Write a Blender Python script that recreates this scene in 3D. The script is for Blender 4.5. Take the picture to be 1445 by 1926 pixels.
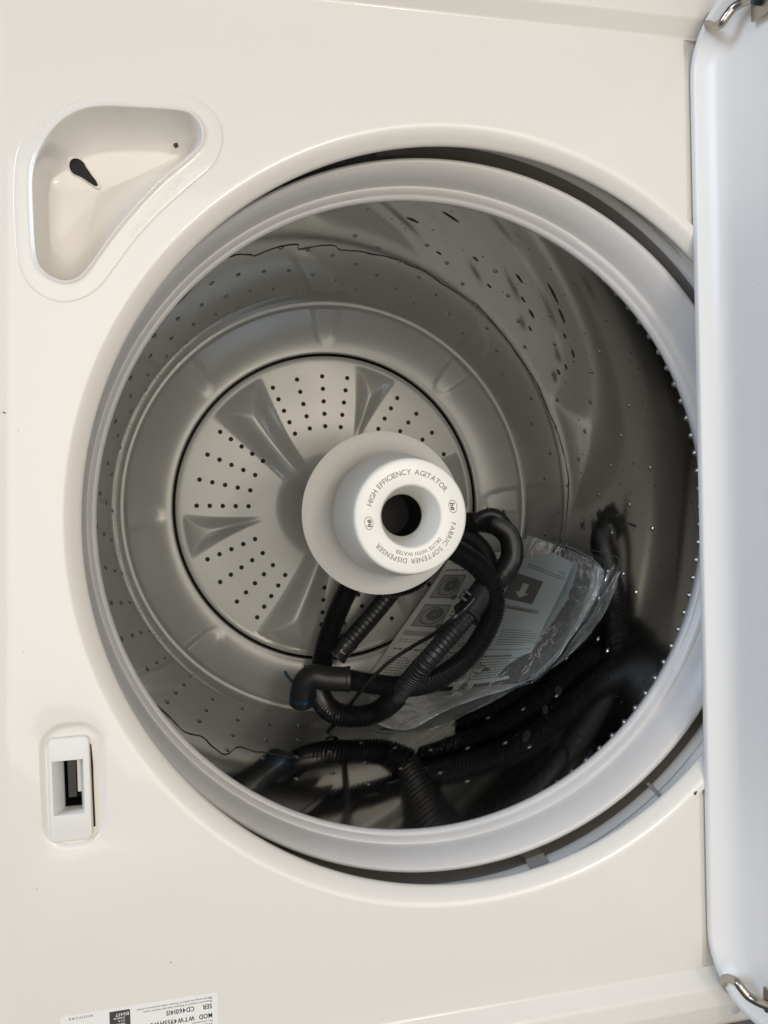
import bpy, bmesh, math, random
from mathutils import Vector, Matrix, noise
random.seed(7)
K = 0.001                                   # everything below is written in millimetres
sc = bpy.context.scene
for o in list(bpy.data.objects): bpy.data.objects.remove(o)

# ------------------------------------------------------------------ camera
cam = bpy.data.cameras.new('camera'); co = bpy.data.objects.new('camera', cam); sc.collection.objects.link(co)
cam.sensor_fit = 'VERTICAL'; cam.sensor_height = 36; cam.lens = 29.533; cam.clip_start = .01; cam.clip_end = 50
R = Matrix(((0.973359, 0.032542, -0.226964), (-0.026144, 0.999173, 0.031141), (0.227790, -0.024378, 0.973405)))
co.matrix_world = Matrix.Translation((-.168664, .024234, .531348)) @ R.to_4x4()
sc.camera = co
sc.render.resolution_x, sc.render.resolution_y = 768, 1024
# ------------------------------------------------------------------ room light
w = bpy.data.worlds.new('World'); sc.world = w; w.use_nodes = True
nt = w.node_tree; bg = nt.nodes['Background']
tc = nt.nodes.new('ShaderNodeTexCoord'); sep = nt.nodes.new('ShaderNodeSeparateXYZ'); rp = nt.nodes.new('ShaderNodeValToRGB')
nt.links.new(tc.outputs['Generated'], sep.inputs[0]); nt.links.new(sep.outputs['Z'], rp.inputs[0]); nt.links.new(rp.outputs[0], bg.inputs[0])
rp.color_ramp.elements[0].position = .0; rp.color_ramp.elements[0].color = (.26, .25, .25, 1)      # walls of the room
rp.color_ramp.elements[1].position = .75; rp.color_ramp.elements[1].color = (.71, .67, .61, 1)     # cream ceiling
bg.inputs[1].default_value = .26
def area(name, loc, target, size, size_y, power, col, shape='RECTANGLE'):
    l = bpy.data.lights.new(name, 'AREA'); l.shape = shape; l.size = size; l.size_y = size_y; l.energy = power; l.color = col
    o = bpy.data.objects.new(name, l); sc.collection.objects.link(o); o.location = loc
    o.rotation_euler = (Vector(target) - Vector(loc)).to_track_quat('-Z', 'Y').to_euler()
    return o
area('ceiling_lamp', (.36, .33, 1.75), (0, 0, 0), .20, .20, 3.4, (1, .87, .70), 'DISK')
area('lit_ceiling', (-.12, .02, 1.75), (0, 0, 0), 1.5, 1.5, 17, (1, .93, .83))
area('window_light', (-2.9, 1.5, 1.6), (0, 0, -.1), 1.5, 1.7, 57, (.64, .79, 1))
sc.view_settings.view_transform = 'Standard'; sc.view_settings.look = 'None'; sc.view_settings.exposure = .32; sc.view_settings.gamma = 1
sc.render.engine = 'CYCLES'

# ------------------------------------------------------------------ materials
def mat(name, col, rough=.4, metal=0., coat=0., noise_scale=0, bump=0., var=0., spec=.5, trans=0., ior=1.45, coat_rough=.03, mottled=0):
    m = bpy.data.materials.new(name); m.use_nodes = True; n = m.node_tree; b = n.nodes['Principled BSDF']
    b.inputs['Base Color'].default_value = (*col, 1); b.inputs['Roughness'].default_value = rough; b.inputs['Metallic'].default_value = metal
    b.inputs['Coat Weight'].default_value = coat; b.inputs['Coat Roughness'].default_value = coat_rough
    b.inputs['Specular IOR Level'].default_value = spec; b.inputs['Transmission Weight'].default_value = trans; b.inputs['IOR'].default_value = ior
    if noise_scale:
        t = n.nodes.new('ShaderNodeTexCoord'); nz = n.nodes.new('ShaderNodeTexNoise'); nz.inputs['Scale'].default_value = noise_scale; nz.inputs['Detail'].default_value = 4
        n.links.new(t.outputs['Object'], nz.inputs['Vector'])
        if bump:
            bp = n.nodes.new('ShaderNodeBump'); bp.inputs['Strength'].default_value = bump; bp.inputs['Distance'].default_value = .0005
            n.links.new(nz.outputs[0], bp.inputs['Height']); n.links.new(bp.outputs[0], b.inputs['Normal'])
            if coat: n.links.new(bp.outputs[0], b.inputs['Coat Normal'])
        if var:
            n2 = n.nodes.new('ShaderNodeTexNoise'); n2.inputs['Scale'].default_value = mottled or 18; n2.inputs['Detail'].default_value = 6
            n.links.new(t.outputs['Object'], n2.inputs['Vector'])
            r = n.nodes.new('ShaderNodeMapRange'); r.inputs['To Min'].default_value = max(.02, rough - var); r.inputs['To Max'].default_value = rough + var
            n.links.new(n2.outputs[0], r.inputs[0]); n.links.new(r.outputs[0], b.inputs['Roughness'])
            hs = n.nodes.new('ShaderNodeMixRGB'); hs.blend_type = 'MULTIPLY'; hs.inputs[0].default_value = min(1, var * 2.2)
            hs.inputs[1].default_value = (*col, 1); n.links.new(n2.outputs[0], hs.inputs[2]); n.links.new(hs.outputs[0], b.inputs['Base Color'])
    return m
M = {}
M['enamel'] = mat('white_enamel', (.72, .692, .648), .3, coat=.4, coat_rough=.05, noise_scale=160, bump=.05)
M['cap'] = mat('cream_white_plastic', (.80, .785, .74), .3, noise_scale=600, bump=.04)
M['lid_enamel'] = mat('lid_enamel', (.77, .755, .735), .36, coat=.12, coat_rough=.12, noise_scale=160, bump=.05)
M['white_plastic'] = mat('white_plastic', (.71, .70, .675), .3, noise_scale=600, bump=.04)
M['insert'] = mat('white_insert_plastic', (.725, .70, .66), .24, coat=.3, noise_scale=500, bump=.04)
M['ring'] = mat('pale_grey_plastic', (.60, .585, .575), .30, noise_scale=900, bump=.10, var=.05)
M['tub'] = mat('grey_tub_plastic', (.78, .76, .72), .45, noise_scale=500, bump=.08)
M['tub_shaded'] = mat('shaded_tub', (.36, .335, .31), .6)  # tub plastic darkened: the shade of the gap is put into the colour
M['floor'] = mat('silver_grey_plastic', (.36, .36, .345), .31, metal=.18, noise_scale=900, bump=.10, var=.06)
M['steel'] = mat('polished_steel', (.68, .68, .67), .068, metal=1., noise_scale=14, bump=.006, var=.02, mottled=9)
M['bead_steel'] = mat('bead_row_steel', (.45, .43, .40), .42, metal=1.)
M['bump_steel'] = mat('pressed_steel', (.70, .69, .67), .24, metal=1.)
M['black'] = mat('black_void', (.006, .006, .006), .7)
M['hose'] = mat('black_hose_plastic', (.012, .012, .013), .30, noise_scale=700, bump=.1)
M['rubber'] = mat('black_rubber', (.018, .018, .02), .38, noise_scale=500, bump=.15)
M['clamp'] = mat('blued_spring_steel', (.04, .075, .11), .35, metal=.7)
M['paper'] = mat('paper', (.60, .61, .59), .75, noise_scale=900, bump=.1)
M['paper2'] = mat('pale_blue_paper', (.52, .60, .62), .7, noise_scale=900, bump=.1)
M['ink'] = mat('grey_ink', (.16, .16, .16), .7)
M['inkmid'] = mat('halftone_ink', (.34, .35, .35), .7)
M['letter'] = mat('taupe_lettering', (.25, .215, .19), .45)
M['label'] = mat('label_film', (.78, .775, .765), .35)
M['labelink'] = mat('label_ink', (.05, .045, .05), .5)
M['zinc'] = mat('zinc_plated_steel', (.42, .38, .34), .28, metal=1., noise_scale=300, bump=.2)
M['bolt'] = mat('blued_bolt', (.05, .08, .10), .35, metal=.7)
M['bush'] = mat('grey_nylon', (.5, .5, .5), .4)
M['speck'] = mat('dark_dust', (.06, .04, .03), .8)
M['rust'] = mat('rust_brown_chip', (.07, .03, .018), .7)
M['drop'] = mat('dark_bead', (.035, .034, .032), .04)  # clear drops, with the dark they mirror put into the colour
M['pit'] = mat('dark_pit', (.012, .012, .012), .3)
def film(name, alpha, rough):
    m = bpy.data.materials.new(name); m.use_nodes = True; n = m.node_tree; n.nodes.clear()
    out = n.nodes.new('ShaderNodeOutputMaterial'); mx = n.nodes.new('ShaderNodeMixShader'); mx2 = n.nodes.new('ShaderNodeMixShader')
    tr = n.nodes.new('ShaderNodeBsdfTransparent'); tr.inputs[0].default_value = (.90, .92, .93, 1)
    gl = n.nodes.new('ShaderNodeBsdfGlossy'); gl.inputs['Roughness'].default_value = rough; gl.inputs[0].default_value = (.95, .97, 1, 1)
    df = n.nodes.new('ShaderNodeBsdfDiffuse'); df.inputs[0].default_value = (.85, .88, .9, 1)
    lw = n.nodes.new('ShaderNodeLayerWeight'); lw.inputs[0].default_value = .26
    t = n.nodes.new('ShaderNodeTexCoord'); nz = n.nodes.new('ShaderNodeTexNoise'); nz.inputs['Scale'].default_value = 38; nz.inputs['Detail'].default_value = 1.2; nz.inputs['Distortion'].default_value = 1.6
    b = n.nodes.new('ShaderNodeBump'); b.inputs['Strength'].default_value = .55; b.inputs['Distance'].default_value = .0035
    n.links.new(t.outputs['Object'], nz.inputs['Vector']); n.links.new(nz.outputs[0], b.inputs['Height'])
    n.links.new(b.outputs[0], gl.inputs['Normal'])
    n.links.new(lw.outputs['Fresnel'], mx.inputs[0]); n.links.new(tr.outputs[0], mx.inputs[1]); n.links.new(gl.outputs[0], mx.inputs[2])
    mx2.inputs[0].default_value = alpha; n.links.new(mx.outputs[0], mx2.inputs[1]); n.links.new(df.outputs[0], mx2.inputs[2]); n.links.new(mx2.outputs[0], out.inputs[0])
    return m
M['film'] = film('clear_polythene', .17, .06); M['film_fold'] = film('folded_polythene', .36, .08)

# ------------------------------------------------------------------ helpers
def empty(name, loc, label, cat, group=None):
    o = bpy.data.objects.new(name, None); sc.collection.objects.link(o); o.location = Vector(loc) * K; o.empty_display_size = .02
    o['label'] = label; o['category'] = cat
    if group: o['group'] = group
    return o
def build(name, V, F, m, parent=None, smooth=True, angle=35, off=(0, 0, 0), kind=None, label=None, weld=.001):
    me = bpy.data.meshes.new(name)
    me.from_pydata([((v[0] + off[0]) * K, (v[1] + off[1]) * K, (v[2] + off[2]) * K) for v in V], [], F)
    bm = bmesh.new(); bm.from_mesh(me)
    if weld: bmesh.ops.remove_doubles(bm, verts=bm.verts, dist=weld * K)
    bmesh.ops.recalc_face_normals(bm, faces=bm.faces)
    for f in bm.faces: f.smooth = smooth
    for e in bm.edges:
        if len(e.link_faces) == 2 and e.calc_face_angle(0) > math.radians(angle): e.smooth = False
    bm.to_mesh(me); bm.free()
    o = bpy.data.objects.new(name, me); sc.collection.objects.link(o); me.materials.append(M[m] if isinstance(m, str) else m)
    if parent:
        o.parent = parent
        p = parent; t = Vector((0, 0, 0))
        while p: t += p.location; p = p.parent
        o.location = -t
    if kind: o['kind'] = kind
    if label: o['label'] = label
    return o
def lathe(prof, seg=256, c=(0, 0), a0=0, a1=2 * math.pi):
    full = abs(a1 - a0 - 2 * math.pi) < 1e-6; n = seg if full else seg + 1
    V = []; F = []
    for r, z in prof:
        for i in range(n):
            a = a0 + (a1 - a0) * i / seg; V.append((c[0] + r * math.cos(a), c[1] + r * math.sin(a), z))
    for j in range(len(prof) - 1):
        for i in range(seg):
            k = (i + 1) % n; F.append((j * n + i, j * n + k, (j + 1) * n + k, (j + 1) * n + i))
    return V, F
def join(*parts):
    V = []; F = []
    for v, f in parts:
        o = len(V); V += list(v); F += [tuple(i + o for i in q) for q in f]
    return V, F
def smoothcurve(P, n, closed=False, dim=3):
    out = []; N = len(P); segs = N if closed else N - 1
    for s in range(segs):
        def g(i): return P[i % N] if closed else P[max(0, min(N - 1, i))]
        a, b, c, d = g(s - 1), g(s), g(s + 1), g(s + 2)
        for k in range(n):
            t = k / n
            out.append(tuple(.5 * ((2 * b[i]) + (-a[i] + c[i]) * t + (2 * a[i] - 5 * b[i] + 4 * c[i] - d[i]) * t * t + (-a[i] + 3 * b[i] - 3 * c[i] + d[i]) * t ** 3) for i in range(dim)))
    if not closed: out.append(tuple(P[-1][:dim]))
    return out
def resample(P, step):
    out = [Vector(P[0])]; acc = 0.
    for a, b in zip(P, P[1:]):
        a = Vector(a); b = Vector(b); L = (b - a).length; t = step - acc
        while t <= L: out.append(a + (b - a) * (t / L)); t += step
        acc = (acc + L) % step
    return out
def sweep(path, radius, sides=20, caps=True, flat=1.):
    """radius: float or function(distance)"""
    V = []; F = []; d = 0.; up = Vector((0, 0, 1)); prev = None
    for i, p in enumerate(path):
        p = Vector(p)
        t = (Vector(path[min(i + 1, len(path) - 1)]) - Vector(path[max(i - 1, 0)])).normalized()
        if prev is None:
            x = t.cross(up)
            if x.length < .01: x = t.cross(Vector((1, 0, 0)))
            x.normalize()
        else: x = (prev - t * prev.dot(t)).normalized()
        prev = x; y = t.cross(x)
        if i: d += (p - Vector(path[i - 1])).length
        r = radius(d) if callable(radius) else radius
        for k in range(sides):
            a = 2 * math.pi * k / sides; q = p + x * (math.cos(a) * r) + y * (math.sin(a) * r * flat); V.append(tuple(q))
    n = len(path)
    for i in range(n - 1):
        for k in range(sides):
            l = (k + 1) % sides; F.append((i * sides + k, i * sides + l, (i + 1) * sides + l, (i + 1) * sides + k))
    if caps: F.append(tuple(range(sides))); F.append(tuple(range((n - 1) * sides, n * sides)))
    return V, F
def box(x0, x1, y0, y1, z0, z1):
    V = [(x, y, z) for z in (z0, z1) for y in (y0, y1) for x in (x0, x1)]
    return V, [(0, 1, 3, 2), (4, 5, 7, 6), (0, 1, 5, 4), (2, 3, 7, 6), (0, 2, 6, 4), (1, 3, 7, 5)]
def loft(loops, close_last=False, close_first=False):
    V = []; F = []; n = len(loops[0])
    for L in loops: V += [tuple(p) for p in L]
    for j in range(len(loops) - 1):
        for i in range(n):
            k = (i + 1) % n; F.append((j * n + i, j * n + k, (j + 1) * n + k, (j + 1) * n + i))
    if close_last: F.append(tuple(range((len(loops) - 1) * n, len(loops) * n)))
    if close_first: F.append(tuple(range(n)))
    return V, F
def fill(loops, z=0.):
    """flat sheet with holes: first loop is the outline, the others are holes"""
    from mathutils.geometry import delaunay_2d_cdt
    P = []; E = []
    for L in loops:
        o = len(P); P += [Vector((q[0], q[1])) for q in L]; E += [(o + i, o + (i + 1) % len(L)) for i in range(len(L))]
    vs, es, fs, _, _, _ = delaunay_2d_cdt(P, E, [], 0, 1e-5)
    def inside(x, y, L):
        c = False; n = len(L)
        for i in range(n):
            x1, y1 = L[i][0], L[i][1]; x2, y2 = L[(i + 1) % n][0], L[(i + 1) % n][1]
            if (y1 > y) != (y2 > y) and x < (x2 - x1) * (y - y1) / (y2 - y1) + x1: c = not c
        return c
    F = []
    for f in fs:
        cx = sum(vs[i].x for i in f) / len(f); cy = sum(vs[i].y for i in f) / len(f)
        if inside(cx, cy, loops[0]) and not any(inside(cx, cy, h) for h in loops[1:]): F.append(tuple(f))
    return [(v.x, v.y, z) for v in vs], F
_g = {}
def glyph(ch, shear=0.):
    key = (ch, shear)
    if key not in _g:
        cu = bpy.data.curves.new('t', 'FONT'); cu.body = ch; cu.size = 1; cu.resolution_u = 3; cu.shear = shear; cu.offset = .014
        o = bpy.data.objects.new('t', cu); sc.collection.objects.link(o); me = bpy.data.meshes.new_from_object(o)
        V = [(v.co.x, v.co.y) for v in me.vertices]; F = [tuple(p.vertices) for p in me.polygons]
        x0 = min((v[0] for v in V), default=0); x1 = max((v[0] for v in V), default=.25)
        _g[key] = ([(v[0] - x0, v[1]) for v in V], F, x1 - x0)
        bpy.data.objects.remove(o); bpy.data.curves.remove(cu); bpy.data.meshes.remove(me)
    return _g[key]
CAP = .70                                   # cap height of a size-1 glyph
def text_width(s, h, gap=.11, squeeze=1.): 
    return sum((.34 if c == ' ' else glyph(c)[2] + gap) for c in s) * h / CAP * squeeze
def text_arc(s, r, a_start, a_end, h, z, squeeze=.98):
    """capital letters, tops outward, running clockwise"""
    adv = [(.30 if c == ' ' else glyph(c)[2]) for c in s]; tot = sum(adv) * h / CAP * squeeze
    span = math.radians(a_start - a_end) * r; gap = (span - tot) / (len(s) - 1); parts = []; x = 0.
    for c, a in zip(s, adv):
        wd = a * h / CAP * squeeze
        if c != ' ':
            V, F, _ = glyph(c); ang = math.radians(a_start) - (x + wd / 2) / r; O = []
            for vx, vy in V:
                lx = vx * h / CAP * squeeze - wd / 2; ly = vy * h / CAP - h / 2
                O.append(((r + ly) * math.cos(ang) + lx * math.sin(ang), (r + ly) * math.sin(ang) - lx * math.cos(ang), z))
            parts.append((O, F))
        x += wd + gap
    return join(*parts)
def text_line(s, org, ux, uy, h, z, squeeze=.8, gap=.11, bold=0.):
    parts = []; x = 0.
    for c in s:
        if c == ' ': x += .34 * h / CAP * squeeze; continue
        V, F, wd = glyph(c)
        for dx in ((0, bold) if bold else (0,)):
            parts.append(([(org[0] + ux[0] * (x + dx + vx * h / CAP * squeeze) + uy[0] * vy * h / CAP, org[1] + ux[1] * (x + dx + vx * h / CAP * squeeze) + uy[1] * vy * h / CAP, z + dx * .02) for vx, vy in V], F))
        x += (wd + gap) * h / CAP * squeeze
    return join(*parts)
def offset(L, d):
    """move a closed counter-clockwise/any loop inward by d (towards its own centre along normals)"""
    n = len(L); A = sum(L[i][0] * L[(i + 1) % n][1] - L[(i + 1) % n][0] * L[i][1] for i in range(n)); s = 1 if A > 0 else -1; out = []
    for i in range(n):
        tx = L[(i + 1) % n][0] - L[i - 1][0]; ty = L[(i + 1) % n][1] - L[i - 1][1]; l = math.hypot(tx, ty) or 1
        out.append((L[i][0] - s * ty / l * d, L[i][1] + s * tx / l * d))
    return out
def atz(L, z): return [(p[0], p[1], z) for p in L]
def rrect(x0, x1, y0, y1, r, n=6):
    out = []
    for cx, cy, a0 in ((x1 - r, y1 - r, 0), (x0 + r, y1 - r, 90), (x0 + r, y0 + r, 180), (x1 - r, y0 + r, 270)):
        for i in range(n + 1):
            a = math.radians(a0 + 90 * i / n); out.append((cx + r * math.cos(a), cy + r * math.sin(a)))
    return out
def smooth(t): t = max(0., min(1., t)); return t * t * (3 - 2 * t)

# ================================================================== WASHING MACHINE
wm = empty('washing_machine', (0, 0, -900), 'white top loading washing machine seen from above with its lid open', 'washing machine')
OC = (17., 0.); OR = 249.
# ---- outlines cut into the deck
disp_out = smoothcurve([(-255.6, 232.9), (-243.4, 249.1), (-228.3, 258.9), (-212.2, 264.4), (-187.8, 265.9), (-164.0, 265.3), (-151.7, 261.5), (-142.8, 252.3), (-140.4, 239.6), (-146.5, 224.3), (-161.6, 209.9), (-180.0, 192.6), (-195.0, 175.6), (-206.7, 159.6), (-216.8, 146.8), (-227.7, 139.9), (-239.5, 138.2), (-251.0, 143.0), (-258.2, 151.9), (-261.4, 165.1), (-262.2, 193.7), (-260.5, 218.4)], 5, True, 2)
disp_in = smoothcurve([(-245.0, 229.5), (-235.8, 242.4), (-224.2, 250.7), (-210.6, 254.4), (-188.2, 255.2), (-164.4, 255.0), (-156.1, 251.3), (-152.4, 244.1), (-153.9, 235.5), (-162.3, 226.2), (-175.2, 215.0), (-185.9, 204.1), (-196.5, 192.0), (-207.1, 179.0), (-214.7, 168.4), (-221.4, 159.0), (-227.2, 152.6), (-234.2, 150.1), (-241.2, 151.5), (-247.4, 156.3), (-250.5, 163.9), (-251.3, 184.0), (-250.6, 212.8)], 5, True, 2)
lat_out = rrect(-261, -221.5, -190.5, -112, 17, 8)
def front_x(y): return -262 - 12 * smooth((320 - y) / 500) - 5 * smooth((-40 - y) / 240)
# ---- deck sheet + rolled front, side rails and cabinet
ys = [-330 + 660 * i / 40 for i in range(41)]
circ = [(OC[0] + 262 * math.cos(2 * math.pi * i / 256), OC[1] + 262 * math.sin(2 * math.pi * i / 256)) for i in range(256)]
# the opening's outer circle would cross the outlet lip on the hinge side, so the sheet runs on to x = 300
outer = [(front_x(y), y) for y in ys] + [(330., y) for y in reversed(ys)]
def bx(y): return 180.5 - .0064 * y
def arcang(sg):
    y = sg * 206.
    for _ in range(6): y = sg * math.sqrt(262 ** 2 - (bx(y) - OC[0]) ** 2)
    return math.atan2(y, bx(y) - OC[0])
a1, a2 = arcang(1), arcang(-1) + 2 * math.pi
outer = [(front_x(y), y) for y in ys] + [(bx(330.), 330.)] + [(OC[0] + 262 * math.cos(t), OC[1] + 262 * math.sin(t)) for t in [a1] + [2 * math.pi * i / 256 for i in range(257) if a1 + .002 < 2 * math.pi * i / 256 < a2 - .002] + [a2]] + [(bx(-330.), -330.)]
sheet = fill([outer, offset(disp_out, 1.2), lat_out])
def backroll(s):
    V = []; F = []; pr = [(0, 0), (.7, -.14), (1.5, -.5), (3, -1.2), (6, -2.3), (9, -2.9), (16, -3.2), (150, -3.2)]
    yl = [199, 206, 218, 240, 270, 300, 332]
    for x, z in pr:
        for y in yl: V.append((bx(s * y) + x, s * y, z - (1.6 if y < 200 else 0)))
    for j in range(len(pr) - 1):
        for i in range(6): F.append((j * 7 + i, j * 7 + i + 1, (j + 1) * 7 + i + 1, (j + 1) * 7 + i))
    return V, F
prof = [(262, 0), (260.8, -.03), (259.6, -.12), (258.4, -.4), (257, -1.0), (255, -2.2), (253, -4.0), (251, -6.0), (249.6, -7.6), (249, -9.2), (249.2, -10.6), (250.6, -12.2), (256, -15), (258, -16)]
lip = lathe(prof, 256, OC)
roll = []; RV = []; RF = []
yy = [-372 + 744 * i / 44 for i in range(45)]
rp_ = [(0, 0), (-2, -.05), (-6, -.5), (-11, -2.0), (-16, -5), (-20, -9), (-23, -15), (-24.5, -24), (-25, -60), (-25, -900)]
for dx, dz in rp_:
    for y in yy: RV.append((front_x(y) + dx, y, dz))
n = len(yy)
for j in range(len(rp_) - 1):
    for i in range(n - 1): RF.append((j * n + i, j * n + i + 1, (j + 1) * n + i + 1, (j + 1) * n + i))
def rail(s):
    pr = [(330, -14), (330, 0), (330.8, .12), (331.8, .8), (339, 7.6), (340.2, 8.6), (341.4, 9.1), (343, 9.3), (351, 9.6), (352.6, 9.9), (353.8, 10.0), (355, 9.8), (357, 9.4), (366, 8.8), (369, 7.8), (371, 5.6), (372, 2), (372.2, -4), (372.2, -900)]
    xs = [None] + [-230 + 20 * i for i in range(29)]
    V = []; F = []
    for y, z in pr:
        for x in xs: V.append((front_x(y * s) if x is None else x, s * y, z if x is not None else z * 0.6 - 0))
    m_ = len(xs)
    for j in range(len(pr) - 1):
        for i in range(m_ - 1): F.append((j * m_ + i, j * m_ + i + 1, (j + 1) * m_ + i + 1, (j + 1) * m_ + i))
    return V, F
# latch recess in the deck
lr = [atz(lat_out, 0), atz(offset(lat_out, .8), -.12), atz(offset(lat_out, 2), -.7), atz(offset(lat_out, 3.2), -1.6), atz(offset(lat_out, 4.4), -2.1), atz(offset(lat_out, 5.2), -2.2), atz(offset(rrect(-255.2, -231.4, -184.6, -121.8, 3.2, 8), .6), -2.25)]
V, F = join(sheet, lip, (RV, RF), rail(1), rail(-1), backroll(1), backroll(-1), loft(lr))
deck = build('deck', V, F, 'enamel', wm, angle=50, weld=.02)
build('cabinet_back', *box(326, 330, -352, 352, -900, -1), 'enamel', wm)
# thin joint where the outer tub cover sits under the deck
tubprof = [(300, -62), (279, -61), (278.6, -33.0), (276, -32.4), (272, -33.4), (269.6, -36.2), (268.6, -36.6), (267.4, -36.2), (264.6, -38.2), (263.2, -40.2), (263.0, -41.5)]
build('tub_cover', *lathe(tubprof, 256, (9, 0)), 'tub', wm)
build('outer_tub', *lathe([(263.2, -41.6), (263.4, -90), (262, -500), (200, -520), (.1, -520)], 256, (9, 0)), 'tub_shaded', wm)
for a, wd in ((-76, 1.6), (-53, .3), (97, 2.0)):
    V, F = lathe([(266, -35.4) if wd > 1 else (273, -33), (263, -37.0), (259.5, -40.5), (259.2, -52), (266, -52)], 8, (9, 0), a0=math.radians(a - wd), a1=math.radians(a + wd))
    build('tub_clip', V, F, 'tub_shaded', wm)
# ---- bleach dispenser
ctr = (-218., 215.)
def polar(L, n=300):
    # radius of a star-shaped loop at n angles about ctr
    out = []
    for i in range(n):
        a = 2 * math.pi * i / n; dx, dy = math.cos(a), math.sin(a); best = None
        for p, q in zip(L, L[1:] + L[:1]):
            ex, ey = q[0] - p[0], q[1] - p[1]; den = dx * ey - dy * ex
            if abs(den) < 1e-9: continue
            t = ((p[0] - ctr[0]) * ey - (p[1] - ctr[1]) * ex) / den; u = ((p[0] - ctr[0]) * dy - (p[1] - ctr[1]) * dx) / den
            if t > 0 and -1e-6 <= u <= 1 + 1e-6 and (best is None or t > best): best = t
        out.append(best or 10)
    return out
def pts_of(R_): return [(ctr[0] + R_[i] * math.cos(2 * math.pi * i / 300), ctr[1] + R_[i] * math.sin(2 * math.pi * i / 300)) for i in range(300)]
disp_in = pts_of(polar(disp_in)); disp_out = pts_of(polar(disp_out))
bd = build('bleach_dispenser', *loft([atz(disp_out, -.6), atz(disp_out, .25), atz(offset(disp_out, .5), .5), atz(offset(disp_out, 1.4), .6), atz(offset(disp_in, -4.0), .7), atz(offset(disp_in, -2.4), .7), atz(offset(disp_in, -1.2), 1.2), atz(offset(disp_in, -.5), 1.9), atz(disp_in, 2.0)]), 'insert', wm, label='triangular moulded bleach dispenser cup')
rim = polar(disp_in); rim_b = [r - 1.3 for r in rim]
flo = polar(smoothcurve([(-246.3, 216.0), (-246.8, 193.6), (-246.4, 180.8), (-243.7, 176.3), (-233.8, 175.5), (-226.6, 182.2), (-216.3, 201.0), (-201.2, 215.9), (-184.4, 228.0), (-171.6, 236.1), (-171.2, 239.6), (-201.2, 237.5), (-216.5, 234.0), (-231.3, 228.3), (-242.0, 223.5)], 4, True, 2))
def ringat(R_, z, q=0.): return [(ctr[0] + (R_[i] - q) * math.cos(2 * math.pi * i / 300), ctr[1] + (R_[i] - q) * math.sin(2 * math.pi * i / 300), z) for i in range(300)]
loops = [ringat(rim, 2.0), ringat(rim, 1.8, .35), ringat(rim, 1.2, .65), ringat(rim, 0., .85)]
rim = rim_b
for t in [i / 14 for i in range(15)]:
    L = []
    for i in range(300):
        a = 2 * math.pi * i / 300; r0, r1 = rim[i], min(flo[i], rim[i] * .985); r = r0 + (r1 - r0) * (.35 * t + .65 * t * t)
        z = -4 - 29 * math.sin(t * math.pi / 2)
        L.append((ctr[0] + r * math.cos(a), ctr[1] + r * math.sin(a), z))
    loops.append(L)
for t in (.25, .5, .75, .97):
    loops.append([(ctr[0] + min(flo[i], rim[i] * .985) * (1 - t) * math.cos(2 * math.pi * i / 300), ctr[1] + min(flo[i], rim[i] * .985) * (1 - t) * math.sin(2 * math.pi * i / 300), -33 - 1.8 * math.sin(t * 1.5)) for i in range(300)])
V, F = loft(loops, True)
build('cup', V, F, 'insert', bd, angle=70)
tear = [(-229.2 + 4.9 * math.cos(a), 229.4 + 4.9 * math.sin(a)) for a in [math.radians(x) for x in range(35, 246, 15)]] + [(-227.6, 223.6), (-223.5, 221.0), (-219.6, 218.6), (-218.2, 218.4), (-217.4, 219.4), (-218.6, 222.0), (-221.6, 226.0), (-224.2, 230.0)]
def cupz(x, y):
    i = int(round(math.atan2(y - ctr[1], x - ctr[0]) / (2 * math.pi) * 300)) % 300; r = math.hypot(x - ctr[0], y - ctr[1]); r0, r1 = rim[i], min(flo[i], rim[i] * .985)
    if r <= r1: return -33 - .9 * (1 - r / r1)
    q = min(1, (r0 - r) / (r0 - r1)); lo, hi = 0., 1.
    for _ in range(20):
        m_ = (lo + hi) / 2
        if .35 * m_ + .65 * m_ * m_ < q: lo = m_
        else: hi = m_
    return -4 - 29 * math.sin(lo * math.pi / 2)
cc = (-227.5, 227.5); tl = []
for f, dz in ((1.16, .1), (1.08, .9), (1.0, .8)): tl.append([(cc[0] + (x - cc[0]) * f, cc[1] + (y - cc[1]) * f, cupz(cc[0] + (x - cc[0]) * f, cc[1] + (y - cc[1]) * f) + dz) for x, y in tear])
build('drain_rim', *loft(tl), 'insert', bd, angle=80)
tl = [[(cc[0] + (x - cc[0]) * f, cc[1] + (y - cc[1]) * f, cupz(cc[0] + (x - cc[0]) * f, cc[1] + (y - cc[1]) * f) + .75) for x, y in tear] for f in (1.0, .8, .6, .4, .2, .05)]
build('drain_hole', *loft(tl, True), 'black', bd)
build('debris_chip', *loft([[(-168.7 + x, 243 + y, -22 + y * .6) for x, y in ((-1.7, 0), (-.3, -1.6), (1.7, -.6), (1.2, 1.5), (-.9, 1.2))], [(-168.7 + x, 243 + y, -20.8 + y * .6) for x, y in ((-1.2, 0), (-.2, -1.1), (1.2, -.4), (.8, 1.0), (-.6, .8))]], True), 'rust', bd)
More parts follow.
